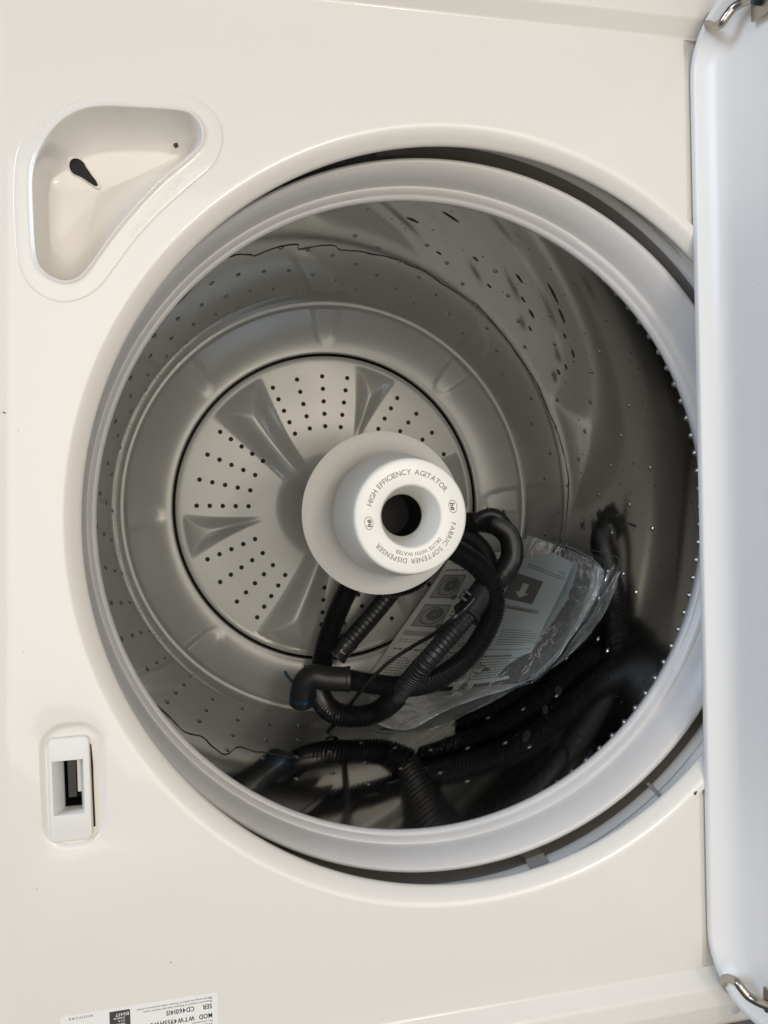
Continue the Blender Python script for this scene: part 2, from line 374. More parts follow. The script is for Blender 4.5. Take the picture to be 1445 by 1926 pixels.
# raised lettering on the cup's flange
def emboss(s, org, ang, h, z, t=.0, sq=.9):
    ux = (math.cos(ang), math.sin(ang)); uy = (-math.sin(ang), math.cos(ang))
    V, F = text_line(s, org, ux, uy, h, 0, sq); V2 = []; F2 = list(F); nn = len(V)
    V2 = [(x, y, z + t + .14) for x, y, _ in V] + [(x, y, z - .2) for x, y, _ in V]
    cnt = {}
    for f in F:
        for a, b in zip(f, f[1:] + f[:1]): cnt[(a, b)] = 1
    for (a, b) in list(cnt):
        if (b, a) not in cnt: F2.append((a, b, b + nn, a + nn))
    return V2, F2
a = math.atan2(168.3 - 213.2, -207.7 + 165.6)
build('raised_lettering', *emboss('liquid chlorine bleach', (-166.6, 216.4), a + .03, 4.1, .72), 'insert', bd, smooth=False)
parts = []
s = 'javellisant'                           # raised word at the round corner, hardly legible in the photograph
parts = []
for i, c in enumerate(s):
    th = math.radians(160 - i * 5.2 - (1.5 if i > 3 else 0)); px_, py_ = -214.5 + 35.0 * math.cos(th), 220.5 + 36.0 * math.sin(th)
    parts.append(emboss(c, (px_, py_), th - math.pi / 2, 3.3, .68, .0))
build('raised_word', *join(*parts), 'insert', bd, smooth=False)
# ---- lid lock strike
blk = rrect(-255.2, -231.4, -184.6, -121.8, 3.2, 4)
N = len(blk)
pk = rrect(-253.0, -235.0, -168.6, -135.4, .6, 4); sl = rrect(-248.2, -237.9, -170.0 + 1.5, -140.9 + 3, .5, 4)
lk = build('lid_lock', *loft([atz(blk, -2.3), atz(blk, .2), atz(offset(blk, .5), .85), atz(offset(blk, 1.2), 1.0), atz(pk, 1.0), atz(offset(pk, .3), .6), atz(sl, -9), atz(sl, -14)]), 'white_plastic', wm, label='white lid lock bezel with a slot')
build('slot_cavity', *loft([atz(offset(sl, -.1), -13.8), atz(offset(sl, -.1), -30)], True), 'black', lk)
build('lock_slider', *box(-246.2, -241.4, -163, -139, -24, -13.9), 'rubber', lk)
build('lock_frame', *box(-240.6, -238.4, -160, -138.5, -22, -13.9), 'tub', lk)
V, F = loft([[(-230.9, -178.8, -2.1), (-229.7, -178.0, -2.1), (-229.9, -155, -2.1), (-229.8, -140, -2.1), (-230.5, -127.2, -2.1), (-231.2, -128, -2.1)], [(-230.9, -178.8, -2.0), (-229.7, -178.0, -2.0), (-229.9, -155, -2.0), (-229.8, -140, -2.0), (-230.5, -127.2, -2.0), (-231.2, -128, -2.0)]], True)
build('edge_gap', V, F, 'black', lk, smooth=False)
# ---- rating label
lb = build('rating_label', *loft([atz(rrect(-254, -160.4, -340 + 12, -291.2, 2.2, 4), .05), atz(rrect(-254, -160.4, -340 + 12, -291.2, 2.2, 4), .16)], True), 'label', wm, smooth=False, label='white serial number sticker')
th = math.radians(180.6); ux = (math.cos(th), math.sin(th)); uy = (-math.sin(th), math.cos(th))
def tx(s, x, y, h, sq=.74, bold=0., nm='label_text', m='labelink', gap=.15): return build(nm, *text_line(s, (x, y), ux, uy, h, .20, sq, bold=bold, gap=gap), m, lb, smooth=False, weld=0)
tx('®Registered trademark of Whirlpool. Used under license in Canada.', -164.0, -295.9 + .2, 1.15, .75)
tx('®Marque enregistrée utilisée de Whirlpool. Utilisé sous licence au Canada.', -164.0, -293.9 + .2, 1.15, .75)
tx('SER', -164.2, -298.1, 3.0, .78, .14); tx('CD4601415', -175.0, -298.1, 3.0, .78, .14)
tx('MOD', -164.2, -304.0, 3.0, .78, .14); tx('WTW4955HW3', -175.0, -304.0, 3.0, .78, .14)
tx('Pat. www.patents', -164.2, -308.2, 1.2, .8); tx('Automatic washer', -164.2, -310.2, 1.2, .8)
tx('W1157112W0', -235.0, -293.4 + .6, 1.5, .9, gap=.3)
build('black_panel', *loft([atz(rrect(-225.6, -213.4, -322, -293.2, .6, 2), .19), atz(rrect(-225.6, -213.4, -322, -293.2, .6, 2), .24)], True), 'labelink', lb, smooth=False)
build('panel_text', *join(text_line('E12477', (-214.2, -294.7), ux, uy, 1.9, .28, .95), *[text_line(q, (-216.6, -297.3 - 1.9 * i), ux, uy, 1.1, .28, 1.0) for i, q in enumerate(('MADE IN', 'U.S.A.', 'HECHO EN', 'FAB AUX', 'E.U.A.'))]), 'label', lb, smooth=False, weld=0)
# ---- lid
tilt = math.radians(7.0)
def lidpt(y, s, x):                          # y along the hinge, s up the lid, x = depth away from the tub
    return (185.2 - .0064 * y + x * math.cos(tilt) + s * math.sin(tilt), y, -.6 + s * math.cos(tilt) - x * math.sin(tilt))
def lidloop(d, x, r=44):
    return [lidpt(p[0], p[1], x) for p in rrect(-346 + d, 346 - d, d, 500 - d, max(r - d, 4), 12)]
lp = [(0, 17), (0, 1.2), (.4, .3), (1.0, 0), (4.2, 0), (5.0, .2), (5.6, .8), (8.0, 3.6), (11, 6.6), (14, 8.8), (17, 10.2), (20, 11.0), (23, 11.5), (27, 11.6)]
V, F = loft([lidloop(d, x) for d, x in lp], True, False)
lid = build('lid', V, F, 'lid_enamel', wm, angle=60, label='open white enamel lid standing up')
build('lid_outer_skin', *loft([lidloop(0, 17), lidloop(2, 18)], True), 'enamel', lid)
# shallow pressed line on the panel
pl = [lidpt(*q) for q in ((152, 34, 11.3), (146, 44, 11.2), (140, 60, 11.2), (136, 90, 11.2), (134, 160, 11.2))]
V, F = sweep(smoothcurve([lidpt(158, 30 + 8, 11.9), lidpt(154, 44, 11.9), lidpt(148, 58, 11.9), lidpt(140, 84, 11.9), lidpt(137, 150, 11.9)], 8), .45, 8)
build('pressed_crease', V, F, 'lid_enamel', lid)
for s in (1, -1):
    P = [(199, 348, 6), (193, 342, 9), (186.5, 331.7, 17.8), (183.6, 325, 27), (183.2, 322.4, 35.3), (185.0, 325.6, 39), (188.0, 329.5, 42), (191.0, 330.5, 47.4), (193.0, 329.5, 54), (196, 328, 64), (199, 326, 80)]
    P = [(x, s * (y - (0 if s > 0 else 4)), z + (0 if s > 0 else 3)) for x, y, z in P]; y = 338.
    hg = build('hinge_rod', *sweep(smoothcurve(P, 8), 2.9, 14), 'zinc', lid)
    fl = [(196.5, 9), (197.5, 9)]
    V, F = box(-1, 1.2, -6, 6, -18, 16)
    V = [(v[0] + 197.5 + (v[2] + 0) * .07, v[1] + s * (y - 15), v[2] + 68) for v in V]
    build('hinge_plate', V, F, 'zinc', hg)
    V, F = lathe([(0.1, 5.2), (2.6, 5.2), (3.3, 4.2), (3.4, 0), (3.4, -1)], 6)
    V = [(196.5 - v[2], v[0] + s * (y - 11), v[1] + 57) for v in V]
    build('bolt', V, F, 'bolt', hg, angle=25)
    V, F = lathe([(0.1, 9.6), (3.5, 9.5), (5.2, 8.6), (6.0, 7), (6.2, -1), (8.5, -1.4), (8.6, -8)], 32, (193, 355.5) if s > 0 else (203.5, -358))
    build('hinge_bushing', V, F, 'bush', wm)
    V, F = lathe([(0.1, 9.2), (1.9, 9.0)], 16, (188.0, 357) if s > 0 else (196, -358))
    build('bushing_hole', V, F, 'black', wm)

# ================================================================== BASKET
bk = build('basket', *lathe([(247, -80), (247, -86), (247.0, -200), (247, -330), (247, -424), (246.2, -436), (244.6, -446), (243, -452), (240, -456)], 360), 'steel', wm, angle=60, label='stainless steel wash basket wall')
RP = [(251, -80), (250.4, -60), (249.8, -36), (249.4, -31.5), (248.4, -29.6), (246.8, -29.2), (245, -29.9), (242.6, -32.6), (240, -37.0), (237.8, -42.2), (236.3, -47.2), (235.7, -48.8), (235.0, -48.9), (234.2, -48.6), (233.2, -49.4), (231.8, -52.2), (231.0, -53.8), (230.2, -54.0), (229.2, -54.9), (228.4, -56.6), (228.3, -57.6), (228.8, -60), (231, -64), (236, -71), (240, -79), (247.2, -84)]
V, F = lathe(RP, 360)
V = [(x + 8.0 * smooth((math.hypot(x, y) - 229) / 20) * (1 if z > -70 and math.hypot(x, y) < 252 and i < 360 * 20 else 0), y, z) for i, (x, y, z) in enumerate(V)]
build('balance_ring', V, F, 'ring', wm, angle=50, label='pale grey balance ring round the basket')
# seam of the rolled steel
a = math.radians(-52)
V = []; 
for z in (-90, -440):
    for da in (-.0012, .0012): V.append((246.75 * math.cos(a + da), 246.75 * math.sin(a + da), z))
build('seam', V, [(0, 1, 3, 2)], 'pit', bk)
# pressed dimples with a drilled hole in each
def frame(a, z, rr=247.):
    return Vector((rr * math.cos(a), rr * math.sin(a), z)), Vector((-math.sin(a), math.cos(a), 0)), Vector((0, 0, 1)), Vector((-math.cos(a), -math.sin(a), 0))
BV = []; BF = []; PV = []; PF = []
def dimple(a, z, rx, rz, h, hole=True, skew=0.):
    o, t, u, nrm = frame(a, z); k = 10; base = len(BV)
    for f, hh in ((1., -.05), (.75, .35 * h), (.45, .9 * h), (.25, h)):
        for i in range(k):
            q = 2 * math.pi * i / k
            p = o + t * (math.cos(q) * rx * f + skew * f * math.sin(q) * rz) + u * (math.sin(q) * rz * f) + nrm * hh
            BV.append(tuple(p))
    for j in range(3):
        for i in range(k): BF.append((base + j * k + i, base + j * k + (i + 1) % k, base + (j + 1) * k + (i + 1) % k, base + (j + 1) * k + i))
    BF.append(tuple(base + 3 * k + i for i in range(k)))
    if hole:
        b2 = len(PV)
        for i in range(k):
            q = 2 * math.pi * i / k; p = o + t * (math.cos(q) * rx * .34) + u * (math.sin(q) * rz * .34 - rz * .12) + nrm * (h + .08); PV.append(tuple(p))
        PF.append(tuple(b2 + i for i in range(k)))
rows = [-206, -238, -270, -303, -336, -368, -399]
for j, z in enumerate(rows):
    for i in range(23):
        a = 2 * math.pi * (i + .5 * (j % 2) + .07 * j) / 23
        dimple(a, z + 3 * math.sin(i * 2.1 + j), 3.3, 2.3, 1.3)
for a in (35, 22, 8, -5, -19, -33, -60, -75): dimple(math.radians(a), -172 + 8 * math.sin(a), 3.1, 2.3, 1.3)
for g in range(46):
    for j, z in enumerate((-424, -431, -438)):
        for i in range(3):
            a = 2 * math.pi * (g + .16 * i + .05 * j) / 46; dimple(a, z, 1.5, .8, .5, False)
KB = (BV, BF); BV = []; BF = []
for i in range(104): dimple(2 * math.pi * i / 104, -91.5, 3.0, 3.0, 1.9, False)
build('bead_row', BV, BF, 'bead_steel', bk, angle=80, kind='stuff')  # row of small raised beads just below the ring
BV, BF = KB
build('pressed_dimples', BV, BF, 'bump_steel', bk, angle=80, kind='stuff')
build('dimple_holes', PV, PF, 'pit', bk, smooth=False, kind='stuff')
# sloping plastic base of the basket with eight shallow pockets
NA = 480; br = [246.0, 244.5, 242.5, 240, 238.5, 237.2, 236.4, 235, 232, 228, 224, 220, 216, 212, 208, 204, 200, 197, 194, 191, 189, 187.4, 186.6, 186.2]
def basez(r, a):
    if r > 236.8:
        z = {246.0: -454, 244.5: -452.6, 242.5: -452.2, 240: -452.3, 238.5: -452.8, 237.2: -454.8}.get(r, -456)
        return z
    z = -456.5 - 21.5 * (1 - (1 - (236.4 - r) / 47) ** 1.5) if r > 189.4 else -478
    if r < 187: z -= .8 if r > 186.3 else 5
    d = (math.degrees(a) + 360 - 0.5) % 45; d = min(d, 45 - d); s = abs(math.radians(d) * r); hw = 10.5 + 7.5 * max(0, (r - 196)) / 40
    if 192 < r:
        tip = smooth((r - 193) / 9); hw *= math.sqrt(max(0, min(1, (r - 192.5) / 14))) 
        z -= (.8 + 3.2 * (r - 193) / 43) * tip * smooth((hw - s) / 3.4)
    return z
V = []; F = []
for r in br:
    for i in range(NA):
        a = 2 * math.pi * i / NA; V.append((r * math.cos(a), r * math.sin(a), basez(r, a)))
for j in range(len(br) - 1):
    for i in range(NA): k = (i + 1) % NA; F.append((j * NA + i, j * NA + k, (j + 1) * NA + k, (j + 1) * NA + i))
build('basket_base', V, F, 'floor', wm, angle=60, label='grey sloping ring of the basket floor')
build('wash_plate_gap', *lathe([(186.3, -481), (186.3, -495), (180, -495)], 128), 'black', wm)
# ================================================================== WASH PLATE AND AGITATOR
BIG = (129, 249.5, 9.5); SML = (189.6, 69.5, 310)
def vane(r, ang, c, big):
    hw0 = 12.6 if big else 9.2; ro, ra = 175., 141.; ri = 46. if big else 87.; H = 17. if big else 11.5
    if r > ro or (r < ri - 14 and not big): return 0.
    bend = (6 if big else 3) * ((175 - r) / 90) ** 1.4 * (1 if big else -1)
    da = (ang - c - bend * .6 + 180) % 360 - 180; v = math.radians(da) * r
    t = max(0., (r - ri) / (ro - ri)); hw = (17 if big else 5) + (math.radians(hw0) * ro - (17 if big else 5)) * t ** 1.5
    s = abs(v) / hw
    if s >= 1: return 0.
    side = .55 * smooth(1 - s) + .45 * (1 - s); end = smooth((ro - r) / (ro - ra) * .92) if r > ra - 8 else 1.
    end = min(1, (ro - r) / (ro - ra)); end = end * (2 - end) * .5 + end * .5
    inn = smooth((r - ri + 14) / 70) if not big else 1.; Hh = H * (.55 + .45 * t if not big else .75 + .25 * t)
    a_, b_ = end, side; k_ = .12; h_ = max(k_ - abs(a_ - b_), 0) / k_
    return Hh * inn * max(0, min(a_, b_) - h_ * h_ * k_ * .25)
def platez(r, ang):
    z = -480.5 - 1.0 * smooth((r - 178) / 5)
    if r < 112: z += 7 * ((112 - r) / 60) ** 2
    if r < 68: z += 30 * ((68 - r) / 29) ** 2.4
    hgt = sum(vane(r, ang, c, True) for c in BIG) + sum(vane(r, ang, c, False) for c in SML)
    return z + hgt
rr = [183.6, 183.2, 182.5, 181, 179, 177] + [175 - 1.75 * i for i in range(70)] + [51, 49, 47, 45, 43, 41.5, 40]
NP = 600; V = []; F = []
for j, r in enumerate(rr):
    for i in range(NP):
        a = 360 * i / NP; z = platez(r, a) if j > 1 else -481.5 - (6 if j == 0 else .3)
        V.append((r * math.cos(math.radians(a)), r * math.sin(math.radians(a)), z))
for j in range(len(rr) - 1):
    for i in range(NP): k = (i + 1) % NP; F.append((j * NP + i, j * NP + k, (j + 1) * NP + k, (j + 1) * NP + i))
wp = build('wash_plate', V, F, 'floor', wm, angle=70, label='silver grey wash plate with six vanes')
PV = []; PF = []
for base in (114.2, 177.6, 234.5, 297.6, 354, 56.4):
    for c in range(4):
        for k in range(5):
            a = base - 11.15 * c; r = 158.8 - 15.1 * k; x, y = r * math.cos(math.radians(a)), r * math.sin(math.radians(a)); b0 = len(PV)
            for q in range(12):
                px_, py_ = x + 2.75 * math.cos(q * math.pi / 6), y + 2.75 * math.sin(q * math.pi / 6)
                PV.append((px_, py_, platez(math.hypot(px_, py_), math.degrees(math.atan2(py_, px_)) % 360) + .18))
            PF.append(tuple(range(b0, b0 + 12)))
build('drain_holes', PV, PF, 'black', wp, smooth=False, kind='stuff')
build('agitator_column', *lathe([(39, -432), (37.5, -424), (36.5, -400), (37, -340), (38, -260), (39, -205), (38, -190)], 128), 'cap', wm)
ag = build('agitator', *lathe([(30, -214), (50, -206), (71.4, -198), (72.5, -196.8), (72.6, -196), (72.0, -195.4), (66, -192), (58, -186), (52, -178), (49, -168), (48.4, -160), (48.4, -157)], 192), 'white_plastic', wm, angle=40, label='white flared agitator skirt')
cap = build('softener_dispenser', *lathe([(48.0, -160), (51.8, -157.5), (51.9, -154), (51.5, -149), (50.4, -138), (49.0, -126), (47.3, -113), (46.2, -105), (45.4, -101.2), (44.8, -99.9), (43.9, -99.2), (42.8, -98.9), (26.0, -98.9), (25.0, -99.1), (24.3, -99.8), (23.7, -101.4), (21.0, -112), (18.6, -122), (17.4, -127.2), (17.0, -129), (17.2, -131)], 192), 'cap', ag, angle=40, label='cream cap ring with curved lettering')
build('bore', *lathe([(17.2, -130.2), (19, -140), (19, -178), (.1, -178)], 64), 'black', cap)
zt = -98.82
for q in (('HIGH EFFICIENCY AGITATOR', 34.6, 164.5, 33.5, 4.1), ('FABRIC SOFTENER DISPENSER', 34.9, -10, -143.5, 3.8), ('DILUTE WITH WATER', 29.4, -38, -117, 2.9)):
    build('lettering', *text_arc(*q, zt), 'letter', cap, smooth=False, weld=0)
def he(ang, r):
    P = []
    a = math.radians(ang); er, et = (math.cos(a), math.sin(a)), (math.sin(a), -math.cos(a))     # outward, clockwise
    def T(x, y): return ((r + y) * er[0] + x * et[0], (r + y) * er[1] + x * et[1], zt)
    V = []; F = []; n_ = 40
    for i in range(n_):
        q = 2 * math.pi * i / n_; 
        for f in (1., .88): V.append(T(5.2 * f * math.cos(q), 3.5 * f * math.sin(q)))
    for i in range(n_): k = (i + 1) % n_; F.append((2 * i, 2 * k, 2 * k + 1, 2 * i + 1))
    P.append((V, F))
    for c, x0, wd in (('h', -3.4, 5.6), ('e', -.1, 6.2)):
        g, f, _ = glyph(c, .25)
        for dx in (0, .28): P.append(([T(x0 + dx + vx * wd, -2.1 + vy * wd) if 1 else 0 for vx, vy in g], f))
    return join(*P)
build('he_logo', *he(11, 34.6), 'letter', cap, smooth=False, weld=0)
build('he_logo', *he(187, 34.2), 'letter', cap, smooth=False, weld=0)

# ================================================================== WAVY BEAD AND WATER DROPS ON THE STEEL
wave = [(150, -128), (140, -164), (133, -180), (126, -150), (121, -157), (116.5, -186), (115.5, -196), (110.8, -197), (106, -207), (105, -226), (100, -228), (97, -234), (95.1, -249), (90, -256), (87.4, -262), (82.3, -266), (78, -276), (73.7, -281), (69, -296), (65.3, -301), (60, -303), (56.7, -305), (51.3, -316), (45, -325), (40.8, -330), (36, -332), (32.5, -332), (25, -339), (20, -336), (13.3, -336), (6, -335), (0, -341), (-8, -345), (-20, -350)]
wave2 = [(-153, -150), (-146, -158), (-140, -170), (-136, -168), (-131.4, -196), (-129, -188), (-125.7, -190), (-122, -237), (-118, -246), (-115, -258), (-108, -270), (-100, -292)]
V = []; F = []
parts = []
for wv in (wave, wave2):
    q = smoothcurve([(a, z) for a, z in wv], 6, False, 2)
    pth = [(246.9 * math.cos(math.radians(a)), 246.9 * math.sin(math.radians(a)), z + 1.6 * noise.noise(Vector((a * .7, z * .1, 0)))) for a, z in q]
    parts.append(sweep(pth, lambda d: .62 + .35 * noise.noise(Vector((d * .06, 0, 0))), 8))
build('wavy_line', *join(*parts), 'drop', bk, angle=80, kind='stuff')  # thin dark wavy bead round the wall
DV = []; DF = []
def drop(a, z, rx, rz, h, tw=0.):
    o, t, u, nrm = frame(math.radians(a), z, 246.95); k = 8; base = len(DV); ct, st = math.cos(tw), math.sin(tw); t, u = t * ct + u * st, u * ct - t * st
    for f, hh in ((1., 0), (.82, .55), (.45, .92)):
        for i in range(k):
            q = 2 * math.pi * i / k; DV.append(tuple(o + t * (math.cos(q) * rx * f) + u * (math.sin(q) * rz * f) + nrm * (hh * h)))
    DV.append(tuple(o + nrm * h))
    for j in range(2):
        for i in range(k): DF.append((base + j * k + i, base + j * k + (i + 1) % k, base + (j + 1) * k + (i + 1) % k, base + (j + 1) * k + i))
    for i in range(k): DF.append((base + 2 * k + i, base + 2 * k + (i + 1) % k, base + 3 * k))
for a, z, rx, rz, tw in ((84.8, -154, 2.2, 9, -.3), (78.8, -130, 1.7, 14, -.25), (74.7, -220, 1.7, 4, -.5), (67.7, -200, 1.9, 5, -.3), (57.9, -189, 1.9, 8, -.3), (60.4, -242, 1.7, 4, 0), (53.2, -221, 1.5, 5, 0), (49.2, -233, 2.4, 7, -.2), (46.1, -260, 1.8, 4, 0), (51, -170, 1.8, 18, -.35), (45.6, -190, 2, 11, -.2), (41.1, -213, 1.4, 4, 0), (36.6, -221, 1.8, 6, 0), (34.1, -250, 1.5, 4, 0), (33.5, -271, 3, 4, 0), (-2.9, -224, 3.2, 9, 0), (-4.5, -200, 1.6, 10, .15), (-18.9, -192, 1.8, 4, .3), (-45.9, -212, 4, 9, .4), (-58.5, -190, 4.5, 10, .6), (-51, -206, 3, 7, .4), (-71.8, -281, 2, 4, 1.), (-88.5, -210, 3, 8, 1.1), (-94.6, -182, 3, 8, 1.1), (-83, -236, 2, 4, 1.)):
    drop(a, z, rx, rz, .8, -.93 if a > 20 else tw)
rnd = random.Random(11)
for i in range(330):
    a = rnd.uniform(-70, 95); z = -88 - 215 * rnd.random() ** .8
    if a > 20 and z < -150 - 150 * (95 - a) / 75 - 20: continue
    s = rnd.choice((.35, .45, .6, .8)); drop(a, z, s, s * rnd.uniform(1, 2.2), .3 * s, rnd.uniform(-.4, .4))
build('water_droplets', DV, DF, 'drop', bk, angle=80, kind='stuff')

# ================================================================== THINGS LYING IN THE BASKET
hs = empty('drain_hose', (60, -150, -460), 'coiled black corrugated drain hose with ribbed sleeve and elbow in the basket', 'drain hose')
def corr(P, R0=12.8, depth=1.7, pitch=2.9, nm='corrugated_tube'):
    pth = resample(smoothcurve(P, 14), pitch / 4)
    return build(nm, *sweep(pth, lambda d: R0 - depth * (1 if (d / pitch) % 1 < .5 else 0) if False else R0 - depth * smooth(.5 - .75 * math.cos(2 * math.pi * d / pitch)), 22), 'hose', hs, angle=80)
corr([(65.1, -36.9, -440), (36.1, -70.9, -445), (13.8, -98.8, -450), (-2.4, -133.6, -455), (-14.7, -164.1, -452), (-23.0, -190.8, -440), (-30.3, -207.5, -412), (-26.0, -219.2, -388), (-13.2, -226.4, -374), (10.2, -227.5, -366), (31.1, -221.0, -362), (47.1, -204.5, -352)])
corr([(108.0, -32.2, -440), (90, -32, -424), (72, -28, -410), (60, -34, -390), (48, -46, -378), (28, -56, -368), (4, -60, -358), (2, -62, -338), (24, -58, -334), (42, -48, -334), (54, -34, -330), (57, -26, -316)], 12.4)  # this turn and the next stay hidden, added for their reflection in the steel
corr([(66, -60, -446), (86, -52, -420), (96, -66, -404), (84, -84, -398), (58, -92, -400), (38, -86, -412)], 12.4)
def ribbed(P, R0=11.2, pitch=6.0, rib=.9, nm='ribbed_sleeve'):
    pth = resample(smoothcurve(P, 14), .75)
    return build(nm, *sweep(pth, lambda d: R0 + (rib if (d % pitch) < .9 else 0.), 24), 'rubber', hs, angle=40)
ribbed([(46.1, -205.3, -353), (52.7, -177.1, -310), (62, -154.4, -284), (89.4, -127.5, -285), (112.8, -108.4, -295)], 9.9, 5.0)
build('hose_cuff', *sweep(resample(smoothcurve([(108.1, -112.0, -294), (124.2, -95.8, -300), (134.7, -85.1, -304)], 8), 1.5), lambda d: 15.4 if d < 3 else 13.8, 28), 'rubber', hs)
for q in ((102, -93, -284), (108, -88, -287)): build('cuff_lug', *sweep([Vector(q) + Vector((-6, 5, -1)) * t for t in (-.5, 0, .5)], 2.3, 12), 'rubber', hs)
corr([(133.7, -86.1, -303), (152.1, -75.9, -310), (173.8, -58.6, -330), (184.3, -38.5, -360), (178.8, -24.8, -385), (161.5, -21.1, -400), (140.3, -22.8, -415), (108.0, -32.2, -440)], 12.4)
corr([(-8.2, -184.3, -362.0), (19.0, -189.4, -352.0), (51.0, -191.7, -338.0), (80.1, -181.4, -315.0), (108.0, -159.1, -300.0), (128.9, -131.9, -296.0), (140.2, -104.6, -296.0), (136.4, -79.4, -297.0), (122.5, -60.4, -298.0), (100.9, -45.7, -300.0), (77.9, -35.7, -305.0), (54.2, -29.6, -312.0)], 12.0)
corr([(57.6, -198.2, -364.0), (88.6, -188.5, -344.0), (117.3, -165.2, -328.0), (139.0, -137.1, -324.0), (150.6, -109.0, -324.0), (146.3, -82.8, -324.0), (132.4, -63.3, -326.0), (110.0, -48.1, -328.0), (85.9, -37.6, -332.0), (61.6, -31.4, -340.0)], 11.6)  # this loop and the next are unseen, added to thicken the dark reflection
corr([(96.8, -195.3, -372.0), (126.6, -171.4, -356.0), (148.7, -142.2, -351.0), (160.7, -113.2, -351.0), (156.3, -86.1, -351.0), (141.5, -65.9, -352.0), (118.4, -50.3, -354.0), (93.5, -39.5, -358.0), (68.5, -33.0, -366.0)], 11.4)
ribbed([(100.6, -63.9, -440), (70.6, -96.5, -442), (40.8, -130.1, -444), (11.3, -161.0, -446)], 11.0, 6.0)
build('end_fitting', *sweep(resample([(13.3, -158.8, -446), (-3.7, -177.2, -447)], .8), lambda d: 12.6 if d < 3 or d > 20 else (10.4 if 9 < d < 12 or 15 < d < 18 else 11.8), 24), 'rubber', hs, angle=40)
for k in (6.5, 13.5):
    dv = Vector((-17, -18.4, -1)).normalized(); p = Vector((13.3, -158.8, -435.6)) + dv * (k + 1.0); q = Vector((-dv.y, dv.x, 0))
    V = [tuple(p + dv * a + q * b + Vector((0, 0, c))) for c in (0, .9) for a in (-1.5, 1.5) for b in (-4, 3)]
    build('clip_window', V, [(0, 1, 3, 2), (4, 5, 7, 6), (0, 1, 5, 4), (2, 3, 7, 6), (0, 2, 6, 4), (1, 3, 7, 5)], 'bush', hs, smooth=False)
EP = resample(smoothcurve([(-3.1, -184.9, -362), (-15, -184.3, -364), (-29, -182.8, -367), (-41.8, -180.5, -370), (-51.4, -188.2, -374), (-54.0, -204.0, -380), (-54.8, -212.0, -384)], 10), 1.)
build('elbow', *sweep(EP, lambda d: 14.2 if d < 4 else 13.2, 28), 'rubber', hs)
build('clamp_band', *sweep([(-53.4, -200.5, -378), (-53.8, -203.2, -379), (-54.0, -205.8, -380)], 14.0, 32), 'clamp', hs, angle=40)
build('clamp_tab', *sweep(smoothcurve([(-62.7, -188.0, -374), (-67.9, -181.2, -371), (-70.6, -177.0, -371), (-72.7, -172.6, -371)], 5), 1.6, 8), 'clamp', hs)
build('elbow_pip', *sweep([(-49.5, -173.7, -370), (-49.3, -168.1, -370)], 2.6, 12), 'rubber', hs)
build('hose_guide', *sweep(resample(smoothcurve([(112.0, -30.3, -436), (125.0, -31.3, -428), (149.9, -36.4, -412), (164.1, -50.1, -398), (170.1, -70.4, -386), (168, -94, -376)], 10), 2.), 9.5, 20), 'rubber', hs)
build('hose_clip', *sweep(smoothcurve([(155.5, -19.3, -392), (162.7, -13.1, -388), (174.2, -11.5, -384), (184.3, -18.8, -380), (187.8, -29.1, -372)], 6), 6.5, 14), 'rubber', hs)
build('clip_barb', *sweep([(166.5, -11.9, -386), (169.1, -5.0, -384)], 3.4, 10), 'rubber', hs)
build('clip_barb', *sweep([(180.6, -14.8, -383), (187.8, -9.9, -382)], 3.2, 10), 'rubber', hs)

SP = resample(smoothcurve([(112, -93, -276), (104, -99.3, -272), (95.9, -104.2, -268), (84.0, -111.2, -268), (71.2, -128.7, -290), (53.3, -145.5, -314), (33.2, -161.3, -326), (17.4, -178.1, -336), (1.8, -202.6, -354), (-12.8, -234.7, -386), (-30.0, -242.1, -364)], 10), 2.)
st = build('cable_tie', *sweep(SP, 2.1, 10, flat=.45), 'hose'); st['label'] = 'long thin black cable tie lying across the coiled hose'; st['category'] = 'cable tie'

def keep(p, rmax=244.6):
    r = math.hypot(p[0], p[1])
    if r > rmax: return Vector((p[0] * rmax / r, p[1] * rmax / r, p[2]))
    return Vector(p)
def bil(c, u, v):                            # corners: top-left, bottom-left, bottom-right, top-right
    a, b, d, e = [Vector(q) for q in c]
    return (a * (1 - u) + e * u) * (1 - v) + (b * (1 - u) + d * u) * v
def sheetmesh(fn, nu, nv, thick=.5):
    V = []; F = []
    for s in (0, 1):
        for j in range(nv + 1):
            for i in range(nu + 1):
                p = fn(i / nu, j / nv)
                if s: p = p - Vector((0, 0, thick))
                V.append(tuple(p))
    W = nu + 1; o = W * (nv + 1)
    for j in range(nv):
        for i in range(nu):
            q = (j * W + i, j * W + i + 1, (j + 1) * W + i + 1, (j + 1) * W + i); F.append(q); F.append(tuple(o + k for k in q))
    for i in range(nu): F.append((i, i + 1, o + i + 1, o + i)); k = nv * W; F.append((k + i, k + i + 1, o + k + i + 1, o + k + i))
    for j in range(nv): F.append((j * W, (j + 1) * W, o + (j + 1) * W, o + j * W)); k = nu; F.append((j * W + k, (j + 1) * W + k, o + (j + 1) * W + k, o + j * W + k))
    return V, F
def printed(fn, rects, lift=.45):
    V = []; F = []
    for r in rects:
        if len(r) == 4:
            u0, v0, u1, v1 = r; n_ = max(1, int(abs(u1 - u0) * 60)); m_ = max(1, int(abs(v1 - v0) * 60)); b = len(V)
            for j in range(m_ + 1):
                for i in range(n_ + 1): p = fn(u0 + (u1 - u0) * i / n_, v0 + (v1 - v0) * j / m_); V.append((p.x, p.y, p.z + lift))
            for j in range(m_):
                for i in range(n_): q = b + j * (n_ + 1) + i; F.append((q, q + 1, q + n_ + 2, q + n_ + 1))
    return V, F
